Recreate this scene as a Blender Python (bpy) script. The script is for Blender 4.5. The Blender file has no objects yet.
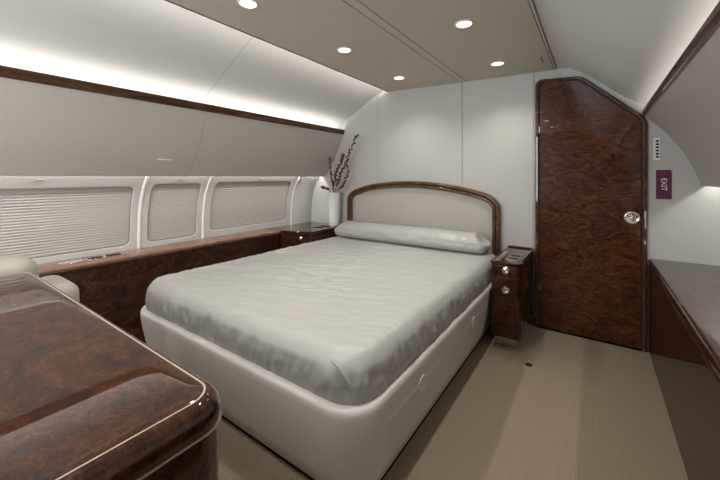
import bpy, bmesh, math, random
from mathutils import Vector, noise
random.seed(7)
S = bpy.context.scene
COL = S.collection
PI = math.pi

# ------------------------------------------------------------------ camera, world, exposure
D = 3.039            # face of the far bulkhead
CH = 1.2             # camera height
YB = -1.55           # rear end of the cabin section
cam_d = bpy.data.cameras.new('camera')
cam = bpy.data.objects.new('camera', cam_d); COL.objects.link(cam)
cam.location = (0, 0, CH)
cam.rotation_euler = (PI/2, 0, math.atan2(235, 336))
cam_d.sensor_width = 36; cam_d.sensor_fit = 'HORIZONTAL'
cam_d.lens = 16.8; cam_d.shift_y = -63/720
cam_d.clip_start = 0.02
S.camera = cam
w = bpy.data.worlds.new('world'); S.world = w; w.use_nodes = True
w.node_tree.nodes['Background'].inputs[0].default_value = (0.9, 0.93, 1, 1)
w.node_tree.nodes['Background'].inputs[1].default_value = 0.05
S.view_settings.view_transform = 'Standard'
S.view_settings.look = 'None'
S.view_settings.gamma = 1
S.view_settings.use_curve_mapping = False
S.view_settings.exposure = 0.5

def area(name, loc, direction, sx, sy, watt, color):
    """rectangular lamp; sx across, sy along the cabin"""
    l = bpy.data.lights.new(name, 'AREA'); l.shape = 'RECTANGLE'
    l.size = sx; l.size_y = sy; l.energy = watt; l.color = color
    o = bpy.data.objects.new(name, l); COL.objects.link(o); o.location = loc
    z = -Vector(direction).normalized(); y = Vector((0, 1, 0)); x = y.cross(z).normalized()
    m = o.matrix_world.copy()
    for i in range(3): m[i][0], m[i][1], m[i][2], m[i][3] = x[i], y[i], z[i], loc[i]
    o.matrix_world = m
    return o
COOL = (1.0, 0.965, 0.92)
LEN = D - YB - 0.06; MID = (D + YB)/2
area('cove_lamp_left', (-2.405, MID, 1.685), (0.70, 0, 0.72), 0.05, LEN, 7.5, COOL)
area('cove_lamp_right', (0.335, MID, 1.60), (-0.65, 0, 0.76), 0.04, LEN, 4.5, COOL)
area('window_lamp_left', (-2.69, MID, 1.236), (-0.15, 0, -1), 0.03, LEN, 21, COOL)
area('window_lamp_right', (0.625, MID, 1.178), (0.15, 0, -1), 0.03, LEN, 10, COOL)
area('ceiling_edge_lamp', (-1.725, MID, 2.118), (-1, 0, -.12), 0.010, LEN, 6.5, COOL)
# added soft cool fill lamp, unseen behind the camera at the closed rear wall
dl_ = bpy.data.lights.new('rear_fill_light', 'AREA'); dl_.shape = 'RECTANGLE'; dl_.size = 1.5; dl_.size_y = 1.4
dl_.energy = 54; dl_.color = (.90, .95, 1)
dlo = bpy.data.objects.new('rear_fill_light', dl_); COL.objects.link(dlo); dlo.location = (-1.65, YB+.03, 1.3); dlo.rotation_euler = (PI/2, 0, math.radians(4))
SPOT_W = 13

# ------------------------------------------------------------------ helpers
class MB:
    def __init__(s): s.v = []; s.f = []
    def add(s, vs, fs):
        b = len(s.v); s.v += [tuple(p) for p in vs]; s.f += [tuple(i+b for i in f) for f in fs]; return s
    def grid(s, rows, close_u=False, close_v=False):
        n = len(rows); m = len(rows[0]); vs = [p for r in rows for p in r]; fs = []
        for i in range(n if close_v else n-1):
            for j in range(m if close_u else m-1):
                i2 = (i+1) % n; j2 = (j+1) % m
                fs.append((i*m+j, i*m+j2, i2*m+j2, i2*m+j))
        return s.add(vs, fs)
    def box(s, x0, x1, y0, y1, z0, z1):
        vs = [(x, y, z) for z in (z0, z1) for y in (y0, y1) for x in (x0, x1)]
        return s.add(vs, [(0,2,3,1),(4,5,7,6),(0,1,5,4),(1,3,7,5),(3,2,6,7),(2,0,4,6)])
    def stack(s, loops, cap0=True, cap1=True):
        """closed loops lofted"""
        b = len(s.v); n = len(loops[0]); s.grid(loops, close_u=True)
        if cap0: s.f.append(tuple(b+i for i in range(n))[::-1])
        if cap1: s.f.append(tuple(b+(len(loops)-1)*n+i for i in range(n)))
        return s
    def prism_y(s, poly, y0, y1):
        """closed (x,z) polygon extruded along y"""
        return s.stack([[(x, y0, z) for x, z in poly], [(x, y1, z) for x, z in poly]])
    def prism_z(s, poly, z0, z1):
        return s.stack([[(x, y, z0) for x, y in poly], [(x, y, z1) for x, y in poly]])
    def tube(s, pts, r, n=8, closed=False, prof=None):
        """sweep; r number or list"""
        pts = [Vector(p) for p in pts]; N = len(pts); rows = []
        ref = None
        for i, p in enumerate(pts):
            a = pts[i-1] if (i > 0 or closed) else p
            c = pts[(i+1) % N] if (i < N-1 or closed) else p
            t = (c-a).normalized()
            if ref is None:
                ref = Vector((0,0,1)) if abs(t.z) < .9 else Vector((1,0,0))
            ref = (ref - t*ref.dot(t)).normalized(); bn = t.cross(ref)
            rr = r[i] if isinstance(r, (list, tuple)) else r
            rows.append([p + (ref*math.cos(2*PI*k/n) + bn*math.sin(2*PI*k/n))*rr for k in range(n)])
        if closed: s.grid(rows, close_u=True, close_v=True)
        else: s.stack(rows)
        return s
    def lathe(s, prof, c=(0,0,0), n=32, axis='z', sc=(1,1)):
        """prof = [(r, h)], axis z or -y or x"""
        loops = []
        for r, h in prof:
            L = []
            for k in range(n):
                a = 2*PI*k/n; u = r*math.cos(a)*sc[0]; v = r*math.sin(a)*sc[1]
                if axis == 'z': L.append((c[0]+u, c[1]+v, c[2]+h))
                elif axis == '-z': L.append((c[0]+u, c[1]-v, c[2]-h))
                elif axis == '-y': L.append((c[0]+u, c[1]-h, c[2]+v))
                else: L.append((c[0]+h, c[1]+u, c[2]+v))
            loops.append(L)
        return s.stack(loops)

def obj(name, mb, mat, parent=None, smooth=35, bevel=0, seg=2, subsurf=0, world=True):
    me = bpy.data.meshes.new(name); o = bpy.data.objects.new(name, me); COL.objects.link(o)
    off = Vector((0,0,0)); q = parent
    while q is not None:
        off += q.location; q = q.parent
    vs = [(p[0]-off.x, p[1]-off.y, p[2]-off.z) for p in mb.v] if world else mb.v
    me.from_pydata(vs, [], mb.f); 
    bm = bmesh.new(); bm.from_mesh(me)
    bmesh.ops.remove_doubles(bm, verts=bm.verts, dist=1e-6)
    bmesh.ops.recalc_face_normals(bm, faces=bm.faces)
    bm.to_mesh(me); bm.free()
    me.materials.append(mat)
    if smooth:
        for p in me.polygons: p.use_smooth = True
        me.set_sharp_from_angle(angle=math.radians(smooth))
    if bevel:
        b = o.modifiers.new('bevel', 'BEVEL'); b.width = bevel; b.segments = seg
        b.limit_method = 'ANGLE'; b.angle_limit = math.radians(38); b.harden_normals = False
    if subsurf:
        b = o.modifiers.new('sub', 'SUBSURF'); b.levels = subsurf; b.render_levels = subsurf
    if parent is not None: o.parent = parent
    return o
def empty(name, loc=(0,0,0), parent=None):
    o = bpy.data.objects.new(name, None); COL.objects.link(o); o.location = loc
    o.empty_display_size = .1
    if parent: o.parent = parent
    return o
def tag(o, label, cat, group=None):
    o['label'] = label; o['category'] = cat
    if group: o['group'] = group
    return o
def thing(name, loc, label, cat, group=None): return tag(empty(name, loc), label, cat, group)
def struct(o, label=None, cat=None):
    o['kind'] = 'structure'
    if label: o['label'] = label
    if cat: o['category'] = cat
    return o
def dup(root, loc, label=None, group=None):
    r = root.copy(); COL.objects.link(r); r.location = loc
    if label: r['label'] = label
    if group: r['group'] = group
    for ch in list(root.children):
        c = ch.copy(); COL.objects.link(c); c.parent = r
        for g in list(ch.children):
            d = g.copy(); COL.objects.link(d); d.parent = c
    return r
def catmull(P, n=8):
    out = []
    for i in range(len(P)-1):
        p0 = P[max(i-1,0)]; p1 = P[i]; p2 = P[i+1]; p3 = P[min(i+2,len(P)-1)]
        for k in range(n):
            t = k/n
            out.append(tuple(.5*((2*b)+(-a+c)*t+(2*a-5*b+4*c-d)*t*t+(-a+3*b-3*c+d)*t**3) for a,b,c,d in zip(p0,p1,p2,p3)))
    out.append(tuple(P[-1])); return out
def thick(poly, d):
    """open (x,z) polyline -> closed polygon, thickness d on its left-hand side"""
    n = len(poly); off = []
    for i in range(n):
        a = Vector(poly[max(i-1,0)]); b = Vector(poly[min(i+1,n-1)]); t = (b-a).normalized()
        off.append((poly[i][0]-t.y*d, poly[i][1]+t.x*d))
    return list(poly)+off[::-1]
def fillet(poly, rs, n=8):
    out = []; N = len(poly)
    for i in range(N):
        p = Vector(poly[i]); a = (Vector(poly[i-1])-p); b = (Vector(poly[(i+1)%N])-p); r = rs[i] if isinstance(rs,(list,tuple)) else rs
        if r <= 0: out.append(tuple(p)); continue
        la, lb = a.length, b.length; a.normalize(); b.normalize()
        half = a.angle(b)/2; t = min(r/math.tan(half), la*.49, lb*.49); r2 = t*math.tan(half)
        c = p + (a+b).normalized()*(r2/math.sin(half))
        v0 = (p+a*t)-c; v1 = (p+b*t)-c
        a0 = math.atan2(v0.y, v0.x); a1 = math.atan2(v1.y, v1.x); da = (a1-a0+PI) % (2*PI)-PI
        for k in range(n+1):
            q = a0+da*k/n; out.append((c.x+r2*math.cos(q), c.y+r2*math.sin(q)))
    return out
def inset(poly, d):
    """inward miter offset of a closed polygon"""
    N = len(poly); ar = sum(poly[i][0]*poly[(i+1)%N][1]-poly[(i+1)%N][0]*poly[i][1] for i in range(N)); sg = 1 if ar > 0 else -1
    out = []
    for i in range(N):
        p = Vector(poly[i]); a = (p-Vector(poly[i-1])).normalized(); b = (Vector(poly[(i+1)%N])-p).normalized()
        na = Vector((-a.y, a.x))*sg; nb = Vector((-b.y, b.x))*sg
        m = (na+nb); m = m/ max(m.length_squared/2, .2)
        q = p+m*d; out.append((q.x, q.y))
    return out
def rrect(x0, x1, y0, y1, r, n=8):
    return fillet([(x0,y0),(x1,y0),(x1,y1),(x0,y1)], r, n)
def text(name, body, size, loc, rot, mat, parent, depth=.0008):
    c = bpy.data.curves.new(name, 'FONT'); c.body = body; c.size = size; c.extrude = depth
    c.align_x = 'CENTER'; c.align_y = 'CENTER'
    o = bpy.data.objects.new(name, c); COL.objects.link(o)
    dg = bpy.context.evaluated_depsgraph_get(); me = bpy.data.meshes.new_from_object(o.evaluated_get(dg))
    bpy.data.objects.remove(o)
    o = bpy.data.objects.new(name, me); COL.objects.link(o); me.materials.clear(); me.materials.append(mat)
    o.parent = parent; o.location = Vector(loc)-parent.location; o.rotation_euler = rot
    return o

# ------------------------------------------------------------------ materials
def mat(name, col, rough=.5, metal=0, coat=0, bump=None, sheen=0, spec=.5, emit=None):
    m = bpy.data.materials.new(name); m.use_nodes = True; nt = m.node_tree; b = nt.nodes['Principled BSDF']
    b.inputs['Base Color'].default_value = (*col, 1); b.inputs['Roughness'].default_value = rough
    b.inputs['Metallic'].default_value = metal; b.inputs['Coat Weight'].default_value = coat
    b.inputs['Coat Roughness'].default_value = .02; b.inputs['Specular IOR Level'].default_value = spec
    b.inputs['Sheen Weight'].default_value = sheen
    if emit:
        b.inputs['Emission Color'].default_value = (*emit[0], 1); b.inputs['Emission Strength'].default_value = emit[1]
    if bump:
        sc, st, dist = bump
        tc = nt.nodes.new('ShaderNodeTexCoord'); n = nt.nodes.new('ShaderNodeTexNoise'); n.inputs['Scale'].default_value = sc; n.inputs['Detail'].default_value = 4
        bp = nt.nodes.new('ShaderNodeBump'); bp.inputs['Strength'].default_value = st; bp.inputs['Distance'].default_value = dist
        nt.links.new(tc.outputs['Object'], n.inputs['Vector']); nt.links.new(n.outputs['Fac'], bp.inputs['Height']); nt.links.new(bp.outputs['Normal'], b.inputs['Normal'])
    return m
def burl(name, dark, mid, light, scale=5.0, stretch=(1,1,1), distort=2.5, rough=.35, fig=0.5, coat=1):
    m = bpy.data.materials.new(name); m.use_nodes = True; nt = m.node_tree; N = nt.nodes; L = nt.links; b = N['Principled BSDF']
    tc = N.new('ShaderNodeTexCoord'); mp = N.new('ShaderNodeMapping'); mp.inputs['Scale'].default_value = stretch
    L.new(tc.outputs['Object'], mp.inputs['Vector'])
    n1 = N.new('ShaderNodeTexNoise'); n1.inputs['Scale'].default_value = scale; n1.inputs['Detail'].default_value = 9; n1.inputs['Roughness'].default_value = .68; n1.inputs['Distortion'].default_value = distort
    n2 = N.new('ShaderNodeTexNoise'); n2.inputs['Scale'].default_value = scale*9; n2.inputs['Detail'].default_value = 5; n2.inputs['Distortion'].default_value = 3
    L.new(mp.outputs['Vector'], n1.inputs['Vector']); L.new(mp.outputs['Vector'], n2.inputs['Vector'])
    mx = N.new('ShaderNodeMix'); mx.inputs[0].default_value = fig
    L.new(n1.outputs['Fac'], mx.inputs[2]); L.new(n2.outputs['Fac'], mx.inputs[3])
    r = N.new('ShaderNodeValToRGB'); e = r.color_ramp.elements
    e[0].position = .38; e[0].color = (*dark,1); e[1].position = .64; e[1].color = (*light,1)
    k = e.new(.5); k.color = (*mid,1)
    L.new(mx.outputs[0], r.inputs['Fac']); L.new(r.outputs['Color'], b.inputs['Base Color'])
    b.inputs['Roughness'].default_value = rough; b.inputs['Coat Weight'].default_value = coat; b.inputs['Coat Roughness'].default_value = .015
    b.inputs['Specular IOR Level'].default_value = .08; b.inputs['Coat IOR'].default_value = 1.45
    return m
M = {}
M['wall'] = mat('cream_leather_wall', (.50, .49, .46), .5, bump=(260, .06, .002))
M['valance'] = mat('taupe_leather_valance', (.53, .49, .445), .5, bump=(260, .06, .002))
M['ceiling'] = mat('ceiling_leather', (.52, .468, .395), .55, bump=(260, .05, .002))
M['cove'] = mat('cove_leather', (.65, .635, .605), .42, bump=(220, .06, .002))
M['gap'] = mat('dark_gap', (.16, .145, .13), .8)
M['wallgap'] = mat('wall_joint', (.36, .35, .33), .8)
M['frame'] = mat('window_frame_plastic', (.54, .525, .49), .4)
M['shade'] = mat('pleated_shade_fabric', (.43, .41, .375), .6)
M['gasket'] = mat('window_gasket', (.22, .205, .185), .6)  # dark grey painting the shadow at the window recess; clips share it
M['burl_door'] = burl('burl_mahogany_door', (.010,.003,.0014), (.060,.0165,.0052), (.165,.053,.0145), scale=5.5, stretch=(1,1,2.2), distort=3.2, fig=.36)
M['burl'] = burl('burl_mahogany', (.008,.003,.0016), (.036,.0108,.0042), (.10,.033,.0115), scale=6, distort=2.6, fig=.45)
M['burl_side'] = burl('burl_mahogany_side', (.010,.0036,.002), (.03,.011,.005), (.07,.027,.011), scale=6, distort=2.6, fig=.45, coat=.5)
M['burl_top'] = burl('burl_mahogany_top', (.008,.0026,.0014), (.037,.0108,.004), (.096,.031,.0098), scale=6, stretch=(1,1.5,1), distort=2.6, fig=.36)
M['mahog'] = burl('mahogany_trim', (.020,.008,.004), (.066,.027,.012), (.14,.062,.028), scale=4, stretch=(6,1,6), distort=1.2, fig=.4)
M['hbwood'] = burl('headboard_wood', (.03,.014,.006), (.095,.05,.023), (.18,.10,.05), scale=4, stretch=(3,3,3), distort=1, fig=.4)
M['ledge_top'] = burl('ledge_top_wood_sheen', (.10,.045,.028), (.20,.095,.062), (.34,.18,.12), scale=5, stretch=(3,.8,3), distort=1.2, fig=.4)  # base colour lightened to carry the reflection on the glossy top
M['inlay'] = mat('pale_inlay', (.46, .37, .29), .3, coat=1)
M['chrome'] = mat('chrome', (.82, .80, .77), .12, metal=1)
M['satin'] = mat('satin_steel', (.62, .6, .57), .3, metal=1)
M['black'] = mat('black_plastic', (.010, .009, .009), .6, spec=.15)
M['white'] = mat('white_plastic', (.82, .80, .76), .35)
M['leather'] = mat('bed_leather', (.72, .705, .685), .42, bump=(300, .08, .002))
M['pull'] = mat('drawer_pull_leather', (.74, .725, .70), .4)
M['cream'] = mat('cream_upholstery', (.44, .405, .35), .6, bump=(300, .1, .002))
M['hbfab'] = mat('headboard_fabric', (.46, .43, .38), .65, bump=(400, .1, .002))
M['sheet'] = mat('satin_sheet', (.44, .435, .415), .34, sheen=.1, spec=.6, bump=(60, .08, .006))
M['ceramic'] = mat('white_ceramic', (.80, .79, .76), .2, coat=.4)
M['twig'] = mat('twig_bark', (.05, .03, .02), .8)
M['berry'] = mat('dark_red_bud', (.11, .014, .02), .4)
M['plum'] = mat('plum_sign', (.105, .012, .045), .3)
M['lens'] = mat('lamp_lens', (.9,.9,.9), .4, emit=((1,.96,.88), 9))
M['panel'] = mat('bronze_panel', (.26,.225,.19), .35, metal=.7)
M['brass'] = mat('dark_brass', (.12,.09,.045), .35, metal=.8)
# carpet: fine ribbed loop pile
m = bpy.data.materials.new('ribbed_carpet'); m.use_nodes = True; nt = m.node_tree; N = nt.nodes; L = nt.links; b = N['Principled BSDF']
tc = N.new('ShaderNodeTexCoord')
wv = N.new('ShaderNodeTexWave'); wv.bands_direction = 'X'; wv.inputs['Scale'].default_value = 34; wv.inputs['Distortion'].default_value = 1.2; wv.inputs['Detail'].default_value = 2; wv.inputs['Detail Scale'].default_value = 6
wy = N.new('ShaderNodeTexWave'); wy.bands_direction = 'Y'; wy.inputs['Scale'].default_value = 44; wy.inputs['Distortion'].default_value = 2.0; wy.inputs['Detail'].default_value = 2; wy.inputs['Detail Scale'].default_value = 5
ns = N.new('ShaderNodeTexNoise'); ns.inputs['Scale'].default_value = 220; ns.inputs['Detail'].default_value = 3
mu = N.new('ShaderNodeMath'); mu.operation = 'MULTIPLY'
ad = N.new('ShaderNodeMath'); ad.operation = 'MULTIPLY_ADD'; ad.inputs[1].default_value = .6
for t in (wv, wy, ns): L.new(tc.outputs['Object'], t.inputs['Vector'])
L.new(wv.outputs['Fac'], mu.inputs[0]); L.new(wy.outputs['Fac'], mu.inputs[1])
L.new(ns.outputs['Fac'], ad.inputs[0]); L.new(mu.outputs[0], ad.inputs[2])
r = N.new('ShaderNodeValToRGB'); r.color_ramp.elements[0].position = .2; r.color_ramp.elements[1].position = .95
r.color_ramp.elements[0].color = (.215,.175,.128,1); r.color_ramp.elements[1].color = (.345,.29,.21,1)
L.new(ad.outputs[0], r.inputs['Fac']); L.new(r.outputs['Color'], b.inputs['Base Color'])
bp = N.new('ShaderNodeBump'); bp.inputs['Strength'].default_value = .5; bp.inputs['Distance'].default_value = .004
L.new(ad.outputs[0], bp.inputs['Height']); L.new(bp.outputs['Normal'], b.inputs['Normal'])
b.inputs['Roughness'].default_value = .95; b.inputs['Specular IOR Level'].default_value = .1
M['carpet'] = m

# ------------------------------------------------------------------ room shell
XL, XR = -2.86, 0.84
struct(obj('floor', MB().box(XL-.1, XR+.1, YB-.05, D+.03, -.05, 0), M['carpet']), 'beige ribbed carpet floor', 'floor')

SEAM = 1.395          # cabin panel joint
G = .0016
# --- ceiling: two flat panels with a groove, hung a little lower to the right
cz = lambda x: 2.062 - .03*(x+.98)
ce = struct(empty('ceiling'), 'cream padded ceiling with recessed lights', 'ceiling')
def ceil_panel(x0, x1, y0, y1):
    poly = [(x0, cz(x0)), (x1, cz(x1)), (x1, cz(x1)+.02), (x0, cz(x0)+.02)]
    obj('ceiling_panel', MB().prism_y(poly, y0, y1), M['ceiling'], ce, bevel=.003)
ceil_panel(-1.757, -1.012, YB, SEAM-G); ceil_panel(-1.757, -1.012, SEAM+G, D-.002)
ceil_panel(-1.008, -.951, YB, D-.002)
ceil_panel(-.947, -.262, YB, D-.002)
obj('ceiling_rail', MB().prism_y([(-.258, cz(-.26)-.004), (-.246, cz(-.25)-.004), (-.246, cz(-.25)+.03), (-.258, cz(-.26)+.03)], YB, D-.06), M['frame'], ce, bevel=.002)
obj('edge_bead', MB().prism_y([(-1.764, cz(-1.757)-.003), (-1.756, cz(-1.757)-.003), (-1.756, cz(-1.757)+.012), (-1.764, cz(-1.757)+.012)], YB, D-.004), M['gap'], ce, bevel=.001)
obj('ceiling_backing', MB().box(-1.80, -.2, YB, D-.002, 2.150, 2.165), M['gap'], ce)

# --- left side
wl = struct(empty('wall_left'), 'padded left cabin sidewall with lit cove and valance', 'wall')
coveL = catmull([(-2.52,1.58), (-2.485,1.68), (-2.395,1.785), (-2.24,1.885), (-2.10,1.965), (-1.95,2.050), (-1.86,2.096), (-1.80,2.117), (-1.74,2.128), (-1.66,2.133)], 6)
for y0, y1 in ((YB, SEAM-G), (SEAM+G, D-.002)):
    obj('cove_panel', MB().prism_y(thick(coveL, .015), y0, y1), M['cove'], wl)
obj('cove_backing', MB().prism_y([(x-.0, z+.0) for x, z in thick([(a-.02, b+.025) for a, b in coveL], .01)], YB, D-.002), M['gap'], wl)
valL = catmull([(-2.358,1.69), (-2.425,1.53), (-2.515,1.365), (-2.634,1.204)], 8)
for y0, y1 in ((YB, SEAM-G), (SEAM+G, D-.002)):
    vp = obj('valance_panel', MB().prism_y(thick(valL, -.018), y0, y1), M['valance'], wl, bevel=.002)
    if y0 < 0: vp0 = vp
obj('valance_backing', MB().prism_y(thick([(x-.022, z+.003) for x, z in valL], -.008), YB, D-.002), M['gap'], wl)
obj('latch', MB().box(-2.555, -2.538, 1.125, 1.225, 1.321, 1.330), M['white'], vp0, bevel=.002)
obj('cove_trough', MB().prism_y([(-2.53,1.575), (-2.40,1.60), (-2.40,1.612), (-2.53,1.59)], YB, D-.002), M['wall'], wl)
obj('lamp_shelf', MB().prism_y([(-2.655,1.205), (-2.66,1.24), (-2.76,1.27), (-2.76,1.285), (-2.645,1.25), (-2.64,1.205)], YB, D-.002), M['wall'], wl)
trim_prof = fillet([(-2.372,1.684), (-2.346,1.684), (-2.338,1.739), (-2.366,1.739)], .006, 3)
struct(obj('trim_1', MB().prism_y(trim_prof, YB, D-.002), M['mahog']), 'dark wood strip along the lit left cove', 'trim')

# sidewall below the valance (curved), with three shuttered windows
side = catmull([(-2.855,.62), (-2.858,.74), (-2.852,.86), (-2.835,.98), (-2.80,1.08), (-2.752,1.16), (-2.70,1.225), (-2.67,1.255)], 8)
def side_at(z):
    for (x0, z0), (x1, z1) in zip(side, side[1:]):
        if z0 <= z <= z1: return x0+(x1-x0)*(z-z0)/(z1-z0)
    return side[-1][0]
def sp(y, z, d=0):
    """point on the sidewall, d metres out of it into the room"""
    x = side_at(z); t = Vector((side_at(z+.004)-side_at(z-.004), .008)).normalized()
    return (x+t.y*d, y, z-t.x*d)
obj('lower_backing', MB().prism_y(thick([(x-.03, z) for x, z in side], .01), YB, D-.002), M['gap'], wl)
SZ0, SZ1 = .63, 1.25
def plain_panel(y0, y1):
    zs = [SZ0+(SZ1-SZ0)*k/24 for k in range(25)]
    rows = [[sp(y, z, d) for y, d in ((y0,-.02),(y0,0),(y0+.006,.0035),(y1-.006,.0035),(y1,0),(y1,-.02))] for z in zs]
    obj('side_panel', MB().grid(rows), M['frame'], wl, smooth=50)
WN = [0]
def window(y0, y1, a0, a1, z0, z1, label):
    """sidewall panel y0..y1 with a rounded opening a0..a1 x z0..z1 and a pleated shade in it"""
    WN[0] += 1
    w_ = struct(empty('window_%d' % WN[0], (-2.85, (a0+a1)/2, z0)), label, 'window')
    n = 12
    hole = rrect(a0, a1, z0, z1, .045, n)
    # outer boundary sample for each hole point
    cy, czz = (a0+a1)/2, (z0+z1)/2
    dense = []
    for k in range(len(hole)):
        p, q = hole[k], hole[(k+1) % len(hole)]
        m_ = max(1, int(math.hypot(q[0]-p[0], q[1]-p[1])/.03))
        for j in range(m_): dense.append((p[0]+(q[0]-p[0])*j/m_, p[1]+(q[1]-p[1])*j/m_))
    def outer(p):
        # clamp each hole point out to the panel border
        y, z = p
        r_ = .045
        if y > a1-r_-1e-4 and z > z1-r_-1e-4: f = math.atan2(z-(z1-r_), y-(a1-r_)); 
        Y = y; Z = z
        ty = (y-cy)/((a1-a0)/2); tz = (z-czz)/((z1-z0)/2)
        # corner-aware: move along the dominant side
        if abs(y-a0) < 1e-6 or y < a0+r_: Y = None
        def mapy(y): return y0 if y <= a0 else y1 if y >= a1 else y
        ey = (a0-y0); 
        # bilinear stretch of the frame band
        k_ = 1.0
        Y = y0+(y-a0)*(y1-y0)/(a1-a0); Z = SZ0+(z-z0)*(SZ1-SZ0)/(z1-z0)
        # push onto rectangle boundary
        dy = (Y-(y0+y1)/2)/((y1-y0)/2); dz = (Z-(SZ0+SZ1)/2)/((SZ1-SZ0)/2); s_ = 1/max(abs(dy), abs(dz))
        return ((y0+y1)/2+dy*s_*(y1-y0)/2, (SZ0+SZ1)/2+dz*s_*(SZ1-SZ0)/2)
    rows = []
    out = [outer(p) for p in dense]
    rows.append([sp(p[0], p[1], -.02) for p in out])
    rows.append([sp(p[0], p[1], -.001) for p in out])
    for t in (.03, .2, .4, .6, .75, .85):
        rows.append([sp(o_[0]+(h[0]-o_[0])*t, o_[1]+(h[1]-o_[1])*t, .0035) for o_, h in zip(out, dense)])
    # raised lip round the opening
    for e_, d_ in ((.006,.0035), (.0015,.0025), (0,.0005), (-.001,-.014)):
        ring = []
        for h in dense:
            v = Vector((h[0]-cy, h[1]-czz)); 
            yy = h[0]+ (e_ if h[0] > cy else -e_)*min(1, abs(v.x)/((a1-a0)/2)*1.0)
            zz = h[1]+ (e_ if h[1] > czz else -e_)*min(1, abs(v.y)/((z1-z0)/2)*1.0)
            ring.append(sp(yy, zz, d_))
        rows.append(ring)
    obj('window_frame', MB().grid(rows, close_u=True), M['frame'], w_, smooth=40)
    # pleats
    np_ = 25; rows = []
    ys = [a0-.004, (a0*2+a1)/3, (a0+a1*2)/3, a1+.004]
    for k in range(np_*2+1):
        z = z0-.004+(z1-z0+.008)*k/(np_*2)
        rows.append([sp(y, z, -.0065 if k % 2 == 0 else -.0095) for y in ys])
    gk = []
    for e_, d_ in ((.002,-.005), (-.001,-.003), (-.005,-.003), (-.006,-.009)):
        ring = []
        for h in dense:
            ring.append(sp(h[0]+(e_ if h[0] > cy else -e_)*min(1, abs(h[0]-cy)/((a1-a0)/2)), h[1]+(e_ if h[1] > czz else -e_)*min(1, abs(h[1]-czz)/((z1-z0)/2)), d_))
        gk.append(ring)
    obj('gasket', MB().grid(gk, close_u=True), M['gasket'], w_)  # dark ring standing in for the shadow along the opening's edge
    obj('pleated_shade', MB().grid(rows), M['shade'], w_, smooth=0)
    c_ = (a0+a1)/2
    obj('shade_clip', MB().box(side_at(1.18)-.01, side_at(1.18)+.010, c_-.02, c_+.02, 1.178, 1.186), M['gasket'], w_, bevel=.003)
    return w_
window(-.30, 1.122, .02, 1.075, .692, 1.128, 'wide window with closed pleated shade nearest the dresser')
window(1.150, 1.632, 1.195, 1.588, .692, 1.145, 'narrow window with closed pleated shade in the middle')
window(1.660, 2.690, 1.715, 2.625, .715, 1.152, 'wide window with closed pleated shade nearest the vase')
plain_panel(2.72, D-.002); plain_panel(YB, -.33)
for yy in (1.136, 1.646, 2.705, -.315):
    rows = [[sp(yy+a, SZ0+(SZ1-SZ0)*k/24, d) for a, d in ((-.015,-.018), (-.013,.002), (-.006,.009), (.006,.009), (.013,.002), (.015,-.018))] for k in range(25)]
    obj('joint_strip', MB().grid(rows), M['white'], wl)

# --- right side (mirrored section, credenza below)
wr = struct(empty('wall_right'), 'padded right cabin sidewall with lit cove and valance', 'wall')
coveR = catmull([(.47,1.49), (.43,1.58), (.335,1.68), (.225,1.735), (.147,1.79), (.03,1.895), (-.08,1.985), (-.14,2.022), (-.19,2.040), (-.242,2.045)], 6)
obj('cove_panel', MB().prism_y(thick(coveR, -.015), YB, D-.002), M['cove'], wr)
valR = catmull([(.279,1.632), (.320,1.583), (.400,1.486), (.478,1.360), (.530,1.240), (.563,1.142)], 8)
obj('valance_panel', MB().prism_y(thick(valR, .018), YB, D-.002), M['valance'], wr, bevel=.002)
obj('cove_trough', MB().prism_y([(.54,1.475), (.425,1.485), (.425,1.497), (.54,1.49)], YB, D-.002), M['wall'], wr)
obj('lamp_shelf', MB().prism_y([(.58,1.142), (.585,1.18), (.70,1.21), (.70,1.225), (.57,1.19), (.565,1.145)], YB, D-.002), M['wall'], wr)
sideR = catmull([(.80,.0), (.80,.60), (.80,.74), (.79,.86), (.765,.98), (.72,1.07), (.655,1.15), (.61,1.20)], 8)
obj('side_panel', MB().prism_y(thick(sideR, -.02), YB, D-.002), M['frame'], wr)
trim_prof = fillet([(.263,1.660), (.275,1.622), (.294,1.622), (.284,1.660)], .004, 3)
struct(obj('trim_2', MB().prism_y(trim_prof, YB, D-.002), M['mahog']), 'dark wood strip along the lit right cove', 'trim')

# --- far bulkhead
wf = struct(empty('wall_front'), 'cream padded bulkhead behind the headboard', 'wall')
for x0, x1 in ((XL-.06, -1.892-G), (-1.892+G, -.992-G), (-.992+G, -.405-G), (-.405+G, XR+.02)):
    obj('wall_panel', MB().box(x0, x1, D, D+.02, 0, 2.19), M['wall'], wf, bevel=.002)
obj('wall_backing', MB().box(XL-.06, XR+.02, D+.02, D+.03, 0, 2.19), M['wallgap'], wf)
struct(obj('wall_rear', MB().box(XL-.06, XR+.06, YB-.03, YB, 0, 2.19), M['wall']), 'plain cream wall behind the viewer', 'wall')
struct(obj('wall_left_lower', MB().box(XL-.06, XL-.03, YB, D, 0, .66), M['wall'], None), 'cream lower sidewall behind the wooden ledge', 'wall')

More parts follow.
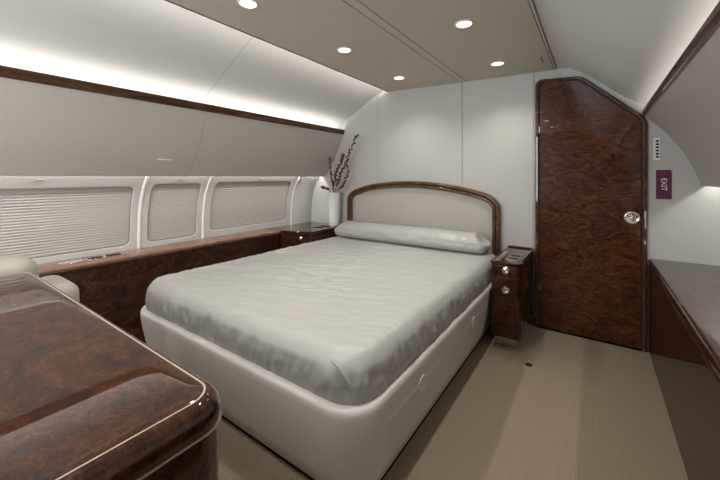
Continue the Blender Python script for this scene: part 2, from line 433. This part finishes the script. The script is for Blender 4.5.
# --- door
dr = struct(empty('door_1', (-.05, D, 0)), 'burl wood door with a sloping upper corner', 'door')
P0 = [(-.393,.0), (-.393,1.978), (-.085,1.958), (.294,1.605), (.294,.0)]
def ring(name, pa, ra, pb, rb, y0, y1, m_, par, bev=.004):
    a = fillet(pa, ra, 8); b_ = fillet(pb, rb, 8); mb = MB()
    rows = [[(x, y1, z) for x, z in a], [(x, y0, z) for x, z in a], [(x, y0, z) for x, z in b_], [(x, y1, z) for x, z in b_]]
    mb.grid(rows, close_u=True)
    return obj(name, mb, m_, par, bevel=bev)
R0 = [0,.05,.10,.12,0]
I1 = inset(P0, .026); I1[0] = (I1[0][0], 0); I1[-1] = (I1[-1][0], 0)
ring('door_frame', P0, R0, I1, [0,.036,.08,.095,0], D-.034, D, M['mahog'], dr, .008)
I2 = inset(P0, .031); I2[0] = (I2[0][0], .006); I2[-1] = (I2[-1][0], .006)
obj('door_panel', MB().stack([[(x, y, z) for x, z in fillet(I2, [0,.032,.075,.09,0], 8)] for y in (D, D-.022)]), M['burl_door'], dr, bevel=.003)
h = MB().lathe([(.0,.0),(.044,.0),(.046,.006),(.044,.011),(.038,.013),(.036,.008),(.030,.006),(.0,.006)], (.212, D-.022, .914), 36, '-y')
hn = obj('door_handle', h, M['chrome'], dr, smooth=40); hn['label'] = 'round chrome flush handle'
g = MB(); 
for s_ in (0,):
    a = math.radians(-40); c, s = math.cos(a), math.sin(a)
    pts = [(-.037,-.0045),(.037,-.0045),(.037,.0045),(-.037,.0045)]
    g.stack([[(.212+x*c-z*s, D-.022-d, .914+x*s+z*c) for x, z in pts] for d in (.006,.017)])
obj('grip_bar', g, M['chrome'], hn, bevel=.003)
obj('knob_dot', MB().lathe([(0,0),(.010,0),(.010,.012),(0,.014)], (.212, D-.028, .914), 20, '-y'), M['satin'], hn)
obj('strike_plate', MB().box(.278, .288, D-.037, D-.02, .845, .967), M['satin'], dr, bevel=.002)
for z in (.30, 1.55): obj('hinge_pin', MB().lathe([(0,0),(.006,0),(.006,.05),(0,.05)], (-.362, D-.028, z), 12), M['satin'], dr)
struct(obj('baseboard_front', MB().box(-.62, -.396, D-.012, D, 0, .07), M['mahog'], bevel=.003), 'low wooden skirting left of the door', 'baseboard')

# ------------------------------------------------------------------ ceiling lights
def downlight(loc, label, group):
    t = thing('ceiling_downlight', loc, label, 'ceiling light', group)
    x, y, z = loc
    obj('trim_ring', MB().lathe([(.040,.0),(.052,.0),(.053,.003),(.048,.006),(.041,.006),(.038,.003),(.038,-.001)], loc, 36, '-z'), M['white'], t)
    obj('lens', MB().lathe([(0,.002),(.030,.0035),(.0395,.002),(.0395,-.002),(0,-.002)], loc, 32, '-z'), M['lens'], t)
    return t
def lamp(loc, e):
    l = bpy.data.lights.new('downlight_beam', 'SPOT'); l.energy = e; l.color = (1,.95,.87); l.spot_size = math.radians(128); l.spot_blend = 1; l.shadow_soft_size = .03
    o = bpy.data.objects.new('downlight_beam', l); COL.objects.link(o); o.location = (loc[0], loc[1], loc[2]-.02)
dl = [(-1.416,2.625,'recessed downlight in left ceiling row, nearest the headboard wall'),
      (-1.411,1.832,'recessed downlight in left ceiling row, middle of the three'),
      (-1.432,1.064,'recessed downlight cut by the top edge, nearest the left cove'),
      (-.598,2.652,'recessed downlight in right ceiling row, nearest the door'),
      (-.595,1.858,'recessed downlight in right ceiling row, nearer the viewer'),
      (-.600,1.07,'recessed downlight of the right row above the viewer'),
      (-1.40,.27,'unseen downlight added to continue the left row above the dresser'),  # this and the next three are out of view, added to light the rear
      (-.600,.27,'unseen downlight added to continue the right row beside the viewer'),
      (-1.40,-.5,'unseen downlight added to continue the left row behind the viewer'),
      (-.600,-.5,'unseen downlight added to continue the right row behind the viewer')]
first = None
for x, y, lab in dl:
    loc = (x, y, cz(x))
    if first is None: first = downlight(loc, lab, 'recessed ceiling downlights')
    else: dup(first, loc, lab, 'recessed ceiling downlights')
    lamp(loc, SPOT_W)
tag(obj('ceiling_nozzle', MB().lathe([(0,0),(.012,0),(.014,.006),(.008,.012),(0,.012)], (-1.60,2.80,cz(-1.6)), 16, '-z'), M['satin']), 'tiny round metal nozzle in ceiling corner above the vase', 'nozzle')
tag(obj('ceiling_slot', MB().box(-.316,-.308,2.66,2.79,cz(-.31)-.002,cz(-.31)+.002), M['gap']), 'thin dark slot in the ceiling beside the right edge line', 'slot')
tag(obj('ceiling_slot', MB().box(-1.459,-1.453,2.2,2.46,cz(-1.456)-.0015,cz(-1.456)+.002), M['valance']), 'faint slot in the ceiling between two left downlights', 'slot')

# ------------------------------------------------------------------ left ledge
lg = thing('side_ledge', (-2.70, .8, 0), 'long glossy mahogany ledge under the windows on the left', 'ledge')
LZ = .655
YE = 2.335
obj('ledge_front', MB().box(-2.650, -2.635, YB+.01, YE, 0.0, LZ-.04), M['burl'], lg, bevel=.002)
obj('ledge_top', MB().prism_y(fillet([(-2.845,LZ-.028), (-2.615,LZ-.028), (-2.615,LZ), (-2.845,LZ)], [0,.008,.012,0], 4), YB+.01, YE), M['ledge_top'], lg)
obj('ledge_lip', MB().prism_y(fillet([(-2.645,LZ-.040), (-2.622,LZ-.040), (-2.622,LZ-.028), (-2.645,LZ-.028)], .006, 3), YB+.01, YE), M['mahog'], lg)
def plate(y0, y1, slots):
    p = obj('outlet_plate', MB().prism_z(rrect(-2.775, -2.70, y0, y1, .012, 4), LZ, LZ+.005), M['chrome'], lg, bevel=.001); p['label'] = 'polished metal plate'
    for a, b_ in slots: obj('slot', MB().prism_z(rrect(-2.765, -2.71, a, b_, .02, 5), LZ+.0035, LZ+.0062), M['black'], p)
plate(.64, .76, []); plate(.775, .99, [(.785,.868), (.885,.975)])

# ------------------------------------------------------------------ left nightstand
nl = thing('nightstand', (-2.55, 2.7, 0), 'low mahogany nightstand in the corner under the white vase', 'nightstand')
pl = [(-2.845,2.34), (-2.622,2.34), (-2.294,2.445), (-2.294,D-.004), (-2.845,D-.004)]
obj('carcass', MB().prism_z(fillet(inset(pl,.012), [0,.01,.03,0,0], 6), 0.0, .618), M['burl'], nl)
obj('top', MB().stack([[(x,y,z) for x,y in fillet(inset(pl,i), [0,.01,.035,0,0], 6)] for i, z in ((.008,.615),(.0,.622),(.0,.650),(.006,.656))]), M['burl_top'], nl)
d = Vector((.338,.115)).normalized(); nn = Vector((d.y,-d.x))
fc = Vector((-2.622,2.34))+d*.20
def on_face(u, z, o): q = fc+d*u+nn*(o-.010); return (q.x, q.y, z)
df = obj('drawer', MB().stack([[on_face(u,z,o) for u,z in rrect(-.165,.135,.47,.60,.01,4)] for o in (0,.007)]), M['burl'], nl, bevel=.002)
kb = MB(); 
for r_, h_ in ((0,.007),):
    loops = []
    for r, hh in ((.019,.007),(.020,.012),(.017,.018),(.009,.020),(.007,.017),(.0005,.017)):
        loops.append([on_face(-.005+.03+r*math.cos(2*PI*k/24), .588+r*math.sin(2*PI*k/24), hh) for k in range(24)])
    kb.stack(loops)
obj('knob', kb, M['chrome'], df)
cp = obj('control_panel', MB().prism_z(rrect(-2.50,-2.33,2.62,2.86,.02,4), .656, .660), M['satin'], nl, bevel=.001)
for y0 in (2.65, 2.76): obj('button', MB().prism_z(rrect(-2.475,-2.36,y0,y0+.065,.01,4), .659, .6645), M['black'], cp)

# ------------------------------------------------------------------ vase and branches
VX, VY = -2.41, 2.94
tag(obj('vase', MB().lathe([(0,.0),(.058,.0),(.062,.006),(.062,.08),(.066,.22),(.071,.355),(.073,.368),(.069,.37),(.064,.35),(.06,.10),(0,.09)], (VX,VY,.657), 40), M['ceramic'], smooth=50), 'tall white tapered vase on the corner nightstand', 'vase')
bud_me = MB().lathe([(.001,-.009),(.006,-.006),(.0075,0),(.006,.006),(.001,.010)], (0,0,0), 8)
proto = None
def branch(pts, nb, label):
    global proto
    t = thing('berry_branch', (VX, VY, .70), label, 'branch', 'budded branches in the vase')
    P = catmull(pts, 8)
    for k in range(1, len(P)):
        P[k] = tuple(c+random.uniform(-.004,.004) for c in P[k])
    obj('stem', MB().tube(P, [.0045-.003*k/len(P) for k in range(len(P))], 6), M['twig'], t)
    L0 = int(len(P)*.36)
    for i in range(nb):
        f = (i+.5)/nb; q = L0+(len(P)-1-L0)*f; a = int(q); b_ = min(a+1, len(P)-1); s = q-a
        c = Vector(P[a]).lerp(Vector(P[b_]), s); tdir = (Vector(P[b_])-Vector(P[max(a-1,0)])).normalized()
        ang = random.uniform(0, 2*PI); sd = Vector((math.cos(ang), math.sin(ang)*.7, .1)); sd = (sd-tdir*sd.dot(tdir)).normalized()
        if proto is None:
            o = obj('bud', bud_me, M['berry'], t, world=False); proto = o
        else:
            o = proto.copy(); COL.objects.link(o); o.parent = t
        o.location = c+sd*.012-t.location
        o.rotation_euler = (tdir+sd*.8).to_track_quat('Z','Y').to_euler()
        k = random.uniform(1.05,1.75); o.scale = (k,k,k*1.15)
b0 = (VX, VY, .72); e = .01
branch([b0, (VX+.02,VY-.01,1.02), (VX+.10,VY-.02,1.22), (VX+.21,VY-.03,1.42), (VX+.35,VY-.04,1.65)], 34, 'longest budded branch leaning right up the wall')
branch([(VX-.02,VY,.72), (VX+.0,VY-.02,1.02), (VX+.05,VY-.04,1.20), (VX+.12,VY-.05,1.34), (VX+.17,VY-.06,1.45)], 26, 'middle budded branch leaning right behind the longest one')
branch([(VX+.02,VY,.72), (VX+.04,VY,1.02), (VX+.13,VY-.02,1.10), (VX+.19,VY-.03,1.20), (VX+.215,VY-.03,1.33)], 15, 'right-hand budded branch bending low over the headboard side')
branch([(VX,VY+.02,.72), (VX-.01,VY,1.02), (VX-.03,VY-.01,1.17), (VX-.045,VY-.02,1.28), (VX-.05,VY-.02,1.42)], 14, 'left-hand budded branch standing nearly upright in the vase')
branch([(VX-.01,VY-.02,.72), (VX-.03,VY-.03,1.02), (VX-.06,VY-.05,1.06), (VX-.10,VY-.06,1.075), (VX-.13,VY-.07,1.09)], 9, 'short budded branch drooping left over the vase rim')

# ------------------------------------------------------------------ bed
BX0, BX1, BY0, BY1 = -2.288, -.611, .872, D-.012
bed = thing('bed', ((BX0+BX1)/2, (BY0+BY1)/2, 0), 'wide cream leather platform bed with side drawers', 'bed')
def bed_loop(i, z, r): return [(x,y,z) for x,y in rrect(BX0+i*(.1 if i < .03 else .15), BX1-i, BY0+i*1.35, BY1-i*.15, r, 14)]
obj('plinth', MB().stack([bed_loop(.078,0,.12), bed_loop(.078,.05,.12)]), M['black'], bed)
obj('base', MB().stack([bed_loop(.09,.04,.12), bed_loop(.066,.04,.135), bed_loop(.058,.048,.14), bed_loop(.042,.12,.15), bed_loop(.022,.22,.138), bed_loop(.008,.31,.14), bed_loop(.001,.375,.14), bed_loop(.0,.398,.14), bed_loop(.003,.410,.138), bed_loop(.010,.417,.132), bed_loop(.020,.418,.125), bed_loop(.030,.411,.12), bed_loop(.034,.39,.116), bed_loop(.045,.37,.125)]), M['leather'], bed, smooth=60)
prof = catmull([(.042,.12), (.022,.22), (.008,.31), (.002,.36)], 5)
def side_x(z):
    pp = [(.058,.048)]+prof
    for (i0,z0),(i1,z1) in zip(pp, pp[1:]):
        if z0 <= z <= z1: return BX1-(i0+(i1-i0)*(z-z0)/(z1-z0))
    return BX1
def drawer(y0, y1, py, label):
    zs = [.075+(.33-.075)*k/10 for k in range(11)]
    ys = [y0, y0+.006, (y0+y1)/2, y1-.006, y1]
    rows = []
    for k, z in enumerate(zs):
        row = []
        for j, y in enumerate(ys):
            edge = k in (0,10) or j in (0,4)
            row.append((side_x(z)+(-.002 if edge else .005), y, z))
        rows.append(row)
    zs2 = zs
    d_ = obj('drawer', MB().grid(rows), M['leather'], bed, smooth=0)
    x = side_x(.305)+.004
    o = obj('drawer_pull', MB().lathe([(0,.0),(.034,.0),(.036,.005),(.033,.008),(.026,.007),(.020,.003),(0,.002)], (x, py, .308), 32, 'x', sc=(1.15,.95)), M['pull'], d_)
    o['label'] = 'white oval pull'
drawer(1.06, 1.70, 1.345, ''); drawer(1.725, 2.43, 2.09, '')

def rounded_box(x0, x1, y0, y1, z0, z1, rp, rv, step, disp=None, zb=True):
    """soft-edged slab as a closed grid: plan radius rp, edge radius rv"""
    def subdiv(a, b_, st): 
        n = max(2, int((b_-a)/st)); return [a+(b_-a)*k/n for k in range(n+1)]
    mb = MB(); xs = subdiv(x0,x1,step); ys = subdiv(y0,y1,step); zs = subdiv(z0,z1,step)
    def m_(p):
        x, y, z = p
        # plan rounding
        cx = min(max(x, x0+rp), x1-rp); cy = min(max(y, y0+rp), y1-rp)
        dx, dy = x-cx, y-cy; mx_ = max(abs(dx), abs(dy)); l = math.hypot(dx, dy)
        if l > 0: k = mx_/l; dx *= k; dy *= k
        x, y = cx+dx, cy+dy
        # signed distance to the border in plan
        l = math.hypot(dx, dy); dist = rp-l
        if l > 0: ux, uy = dx/l, dy/l
        else: ux = uy = 0
        if dist < rv:
            a = rv-dist; tz = z1-rv if z > (z0+z1)/2 else z0+rv
            dz = z-tz if (z > z1-rv or z < z0+rv) else 0
            L2 = math.hypot(a, dz); mm = max(a, abs(dz))
            if L2 > 0 and dz:
                k = mm/L2; na = a*k; z = tz+dz*k
                x -= ux*(a-na); y -= uy*(a-na)
        v = Vector((x,y,z))
        return v
    faces = []
    mb.grid([[m_((x,y,z1)) for x in xs] for y in ys]); mb.grid([[m_((x,y,z0)) for x in xs] for y in ys])
    mb.grid([[m_((x,y0,z)) for x in xs] for z in zs]); mb.grid([[m_((x,y1,z)) for x in xs] for z in zs])
    mb.grid([[m_((x0,y,z)) for y in ys] for z in zs]); mb.grid([[m_((x1,y,z)) for y in ys] for z in zs])
    if disp: mb.v = [disp(Vector(p)) for p in mb.v]
    return mb
MX0, MX1, MY0, MY1, MZ0, MZ1 = -2.255, -.642, .908, 2.94, .372, .583
def sheet_disp(p):
    top = max(0, min(1, (p.z-(MZ1-.05))/.05))
    a = math.radians(22); u = p.x*math.cos(a)+p.y*math.sin(a); v = -p.x*math.sin(a)+p.y*math.cos(a)
    n1 = (noise.noise(Vector((u*3.5, v*20, 1.3)))+.8*(.5-2*abs(noise.noise(Vector((u*6, v*30, 7.1)))))
          +.45*noise.noise(Vector((u*14, v*62, 4.4))))
    patch = max(.25, min(1, .55+1.5*noise.noise(Vector((p.x*1.7+3, p.y*1.7, 5)))))
    dz = (.0075*n1*patch+.005*noise.noise(Vector((p.x*2.2, p.y*2.2, 2))))*top
    # gathers on the sides
    side_ = 1-top
    out = Vector((0,0,0))
    cx = min(max(p.x, MX0+.13), MX1-.13); cy = min(max(p.y, MY0+.13), MY1-.13)
    o = Vector((p.x-cx, p.y-cy, 0)); 
    if o.length > 0: o.normalize()
    s = p.x+p.y*1.03 if p.y < MY0+.3 else p.y
    t_ = max(0, min(1, (MZ1-.02-p.z)/.09)); side_ = t_*t_*(3-2*t_)
    g_ = 1.55*(.006*noise.noise(Vector((s*9, p.z*6, 3.3)))+.012*(.28-abs(noise.noise(Vector((s*15+p.z*4, p.z*4, 9)))))
          +.009*(.22-abs(noise.noise(Vector((s*30-p.z*6, p.z*7, 6)))))+.0022*noise.noise(Vector((s*30, p.z*40, 1))))
    bul = .014*math.sin(PI*max(0,min(1,(p.z-MZ0)/(MZ1-MZ0))))
    return p+Vector((0,0,dz))+o*(g_*side_*max(0, min(1, (p.z-.405)/.06))*(1 if p.z > MZ0+.01 else 0)+bul*(1-top))
mt = thing('mattress', ((MX0+MX1)/2, (MY0+MY1)/2, MZ0), 'mattress in a crinkled silver satin sheet on the cream bed', 'mattress')
obj('fitted_sheet', rounded_box(MX0, MX1, MY0, MY1, MZ0, MZ1, .13, .06, .0085, sheet_disp), M['sheet'], mt, smooth=180)
# tucked corner fold
fc_ = (MX1-.13, MY0+.13)
fold = catmull([(fc_[0]+r_*math.cos(math.radians(q_)), fc_[1]+r_*math.sin(math.radians(q_)), z_) for q_, r_, z_ in ((-86,.128,.562),(-74,.139,.552),(-62,.146,.525),(-52,.147,.48),(-42,.142,.425),(-36,.136,.40))], 6)
obj('corner_fold', MB().tube(fold, [.003+.006*math.sin(PI*k/(len(fold)-1)) for k in range(len(fold))], 8), M['sheet'], mt)

# bolster
def bolster():
    x0, x1 = -2.225, -.685; n = 150; m_ = 56; rows = []
    for i in range(n+1):
        f = i/n; e_ = min(f, 1-f)*(x1-x0)
        k = min(1, e_/.07); k = max(math.sqrt(max(0, 1-(1-k)**2)), .02)
        row = []
        for j in range(m_):
            a = 2*PI*j/m_; ca, sa = math.cos(a), math.sin(a)
            ry = .118*(.25+.75*k); rz = .082*k
            yy = ry*math.copysign(abs(ca)**.9, ca); zz = rz*math.copysign(abs(sa)**.9, sa)
            x = x0+(x1-x0)*f
            x += (.075 if f < .5 else -.075)*max(0, 1-e_/.5)**2*max(0, sa)   # top shorter than the bottom
            if sa < 0: yy *= 1+.10*abs(sa)**.5*(1 if abs(sa) < .8 else .8)
            w_ = noise.noise(Vector((x*6, a*1.6, 3)))*.007+noise.noise(Vector((x*20+a*3, a*2.2-x*5, 8)))*.0055+noise.noise(Vector((x*42, a*3.5+x*12, 5)))*.003
            if sa < -.4: w_ *= .2
            row.append((x, 2.785+yy*(1+w_*8), .580+.082+zz*(1+w_*10)))
        rows.append(row)
    return MB().stack(rows)
bo = thing('bolster_pillow', (-1.455, 2.785, .58), 'long silver satin bolster lying against the headboard', 'pillow')
obj('pillow_cover', bolster(), M['sheet'], bo, smooth=180)

# headboard
hb = thing('headboard', (-1.46, D-.03, .4), 'arched headboard with cream padding in a polished wood frame', 'headboard')
outer_c = [(-2.262,.40), (-2.262,.70), (-2.262,.93)] + [(-2.247,.995), (-2.195,1.045), (-2.10,1.083)] + [(-1.94,1.124), (-1.70,1.152), (-1.46,1.160), (-1.22,1.145), (-.98,1.110)] + [(-.81,1.070), (-.725,1.034), (-.675,.985), (-.655,.925), (-.655,.70), (-.655,.40)]
oc = catmull(outer_c, 8)
def off(path, d_):
    out = []
    for i in range(len(path)):
        a = Vector(path[max(i-1,0)]); b_ = Vector(path[min(i+1,len(path)-1)]); t = (b_-a).normalized(); out.append((path[i][0]+t.y*d_, path[i][1]-t.x*d_))
    return out
HF = D-.012
prof = [(0,.0),(0,.036),(.004,.050),(.013,.057),(.024,.055),(.029,.047),(.031,.040),(.035,.047),(.044,.056),(.055,.055),(.062,.046),(.064,.034),(.064,0)]
rows = [[(q[0], HF-dd, q[1]) for q in off(oc, w_)] for w_, dd in prof]
obj('frame', MB().grid(rows), M['hbwood'], hb, smooth=60)
inn = off(oc, .05); rows = []
cx, czc = -1.463, .72
for k, (s_, dd) in enumerate([(1,.008),(.985,.016),(.96,.024),(.9,.029),(.75,.031),(.5,.032),(.25,.032),(.01,.032)]):
    rows.append([(cx+(x-cx)*s_, HF-dd, czc+(z-czc)*s_) for x, z in inn])
obj('padding', MB().grid(rows, close_u=True), M['hbfab'], hb, smooth=60)
obj('piping', MB().tube([(x, HF-.020, z) for x, z in off(oc,.062)], .005, 8), M['hbfab'], hb)
obj('back_board', MB().stack([[(x, y, z) for x, z in off(oc,.03)] for y in (HF-.004, HF+.008)]), M['hbwood'], hb)

# ------------------------------------------------------------------ right nightstand
nr = thing('nightstand', (-.5, 2.74, 0), 'narrow mahogany nightstand between the bed and the door', 'nightstand')
NX0, NX1, NY0, NY1 = -.603, -.402, 2.455, D-.014
def nsl(i, z, r=.035): return [(x,y,z) for x,y in fillet([(NX0+i,NY0+i),(NX1-i,NY0+i),(NX1-i,NY1),(NX0+i,NY1)], [.02,r,0,0], 6)]
obj('carcass', MB().stack([nsl(.008,.096), nsl(.004,.102), nsl(.004,.590), nsl(.010,.592)]), M['burl'], nr)
obj('top', MB().stack([nsl(.004,.592), nsl(-.003,.598), nsl(-.003,.612), nsl(.002,.616)]), M['burl_top'], nr)
gal = [(NX0+.006, NY0+.02), (NX0+.006, NY1-.006), (NX1-.006, NY1-.006), (NX1-.006, NY0+.06)]
obj('gallery_rail', MB().tube([(x,y,.622) for x,y in fillet(gal[1:], [0,.02,0], 5)], .007, 8), M['mahog'], nr)
obj('plinth', MB().box(NX0+.012, NX1-.05, NY0+.10, NY1, 0, .099), M['satin'], nr, bevel=.003)
for z0, z1, zk in ((.515,.586,.575), (.34,.508,.425)):
    dd = obj('drawer', MB().stack([[(x, y, z) for x, z in rrect(NX0+.014, NX1-.03, z0, z1, .006, 4)] for y in (NY0+.006, NY0-.003)]), M['burl'], nr, bevel=.0015)
    obj('knob', MB().lathe([(0,.003),(.025,.003),(.0265,.008),(.022,.015),(.012,.017),(.009,.014),(0,.014)], (-.500, NY0, zk if z1 < .55 else .560), 28, '-y'), M['chrome'], dd)
obj('door', MB().stack([[(x, y, z) for x, z in rrect(NX0+.014, NX1-.03,   .108, .333, .006, 4)] for y in (NY0+.006, NY0-.003)]), M['burl'], nr, bevel=.0015)
cp = obj('control_panel', MB().prism_z(rrect(-.52,-.432,2.52,2.80,.01,4), .616, .6195), M['panel'], nr, bevel=.001)
for y0 in (2.56, 2.66): obj('slot', MB().prism_z(rrect(-.508,-.444,y0,y0+.045,.012,4), .619, .6205), M['black'], cp)
cp = obj('switch_strip', MB().prism_z(rrect(-.582,-.54,2.47,2.80,.008,4), .616, .6215), M['panel'], nr, bevel=.001)
for k in range(4): obj('button', MB().prism_z(rrect(-.573,-.549,2.485+k*.078,2.545+k*.078,.006,3), .621, .6235), M['satin'], cp)

# ------------------------------------------------------------------ wall items right of the door
ex = thing('exit_sign', (.3805, D-.004, 1.05), 'plum coloured vertical exit sign on the wall right of door', 'sign')
obj('plate', MB().stack([[(x, y, z) for x, z in rrect(.341,.420,1.05,1.248,.003,3)] for y in (D, D-.005)]), M['plum'], ex)
text('lettering', 'EXIT', .042, (.3805, D-.0058, 1.150), (PI/2, PI/2, 0), M['white'], ex)
for x in (.339, .422): obj('clip', MB().box(x-.003, x+.003, D-.007, D, 1.232, 1.25), M['chrome'], ex, bevel=.001)
sw = thing('switch_panel', (.344, D-.004, 1.317), 'small white panel of six dark buttons above the plum sign', 'switch')
obj('plate', MB().stack([[(x, y, z) for x, z in rrect(.326,.363,1.314,1.467,.004,3)] for y in (D, D-.006)]), M['white'], sw, bevel=.001)
for k in range(6): obj('button', MB().box(.339,.356,D-.009,D-.005,1.331+k*.0215,1.343+k*.0215), M['black'], sw, bevel=.001)

# ------------------------------------------------------------------ credenza, right
cr = thing('credenza', (.56, 1.2, 0), 'long glossy mahogany credenza along the right wall', 'cabinet')
CX = .299; CZ = .640; CY0 = YB+.01; CY1 = D-.006
obj('carcass', MB().box(CX+.005, .77, CY0, CY1, 0, CZ-.04), M['burl_side'], cr)
for y0, y1 in ((1.10, CY1-.004), (-.4,1.096)):
    obj('door', MB().box(CX+.003, CX+.02, y0, y1, .012, CZ-.055), M['burl_side'], cr, bevel=.0015)
edge = fillet([(CX+.002,CZ-.040), (CX,CZ), (.775,CZ), (.775,CZ-.040)], [.008,.032,0,0], 8)
obj('worktop', MB().prism_y(edge, CY0, CY1), M['burl_top'], cr)
obj('moulding', MB().tube([(CX+.006, CY0, CZ-.046), (CX+.006, CY1, CZ-.046)], .005, 8), M['burl_side'], cr)
obj('worktop_joint', MB().prism_z([(.556,2.0),(.5585,2.0),(.5585,CY1),(.556,CY1)], CZ-.001, CZ+.0006), M['gap'], cr)

# ------------------------------------------------------------------ dresser, near left
ds = thing('dresser', (-1.17, -.2, 0), 'glossy mahogany dresser with pale inlay in the near left corner', 'dresser')
DX0, DX1, DY0, DY1, DZ = -1.83, -.516, -.75, .354, .83
def dl_(i, z, r): return [(x,y,z) for x,y in fillet([(DX0+i,DY0+i),(DX1-i,DY0+i),(DX1-i,DY1-i),(DX0+i,DY1-i)], [.02,.03,max(r,.01),.02], 10)]
obj('carcass', MB().stack([dl_(.003,.0,.055), dl_(.003,.784,.055)]), M['burl'], ds)
R_ = .055
obj('top', MB().stack([dl_(.012,.778,R_-.01), dl_(.002,.782,R_), dl_(.0,.790,R_), dl_(.0,.802,R_), dl_(.002,.813,R_), dl_(.006,.820,R_-.003), dl_(.012,.8265,R_-.007), dl_(.019,DZ,R_-.011), dl_(.05,DZ+.0005,R_-.02)]), M['burl_top'], ds, smooth=50)
def strip(i0, i1, z):
    a = [p[:2] for p in dl_(i0, 0, R_-i0*.5)]; b_ = [p[:2] for p in dl_(i1, 0, R_-i1*.5)]
    mb = MB(); mb.grid([[(x,y,z-.001) for x,y in a], [(x,y,z) for x,y in a], [(x,y,z) for x,y in b_], [(x,y,z-.001) for x,y in b_]], close_u=True, close_v=True); return mb
obj('inlay', strip(.0205,.0232,DZ+.0009), M['inlay'], ds)
obj('beading', MB().stack([dl_(.004,.7795,R_), dl_(-.0008,.780,R_), dl_(-.0008,.782,R_), dl_(.004,.7825,R_)]), M['inlay'], ds)
for x0, x1 in ((-1.80,-1.18), (-1.17,-.60)):
    for z0, z1 in ((.05,.28), (.29,.52), (.53,.75)):
        obj('drawer', MB().stack([[(x, y, z) for x, z in rrect(x0, x1, z0, z1, .006, 3)] for y in (DY1-.006, DY1+.001)]), M['burl'], ds, bevel=.0015)

# ------------------------------------------------------------------ armchair behind the dresser
ac = thing('armchair', (-2.1, .05, 0), 'cream upholstered armchair mostly hidden behind the glossy dresser', 'chair')
def soft(x0,x1,y0,y1,z0,z1,rp,rv): return rounded_box(x0,x1,y0,y1,z0,z1,rp,rv,.02)
obj('backrest', soft(-2.06,-1.88,-.55,.388,.30,.864,.06,.055), M['cream'], ac, smooth=180)
obj('armrest', soft(-2.16,-1.87,.392,.52,.12,.735,.055,.055), M['cream'], ac, smooth=180)
obj('seat', soft(-2.50,-2.06,-.50,.39,.12,.44,.05,.05), M['cream'], ac, smooth=180)
for x, y in ((-2.45,-.45), (-2.45,.34), (-1.95,-.45), (-1.98,.44)): obj('leg', MB().lathe([(0,0),(.018,0),(.024,.12),(0,.125)], (x,y,0), 14), M['mahog'], ac)

# ------------------------------------------------------------------ floor fitting
tag(obj('floor_cap', MB().lathe([(0,0),(.020,0),(.021,.003),(.015,.0045),(.009,.0035),(0,.0035)], (-.345,2.376,.0), 24), M['brass']), 'small round dark brass cap set in the carpet before the door', 'floor cap')
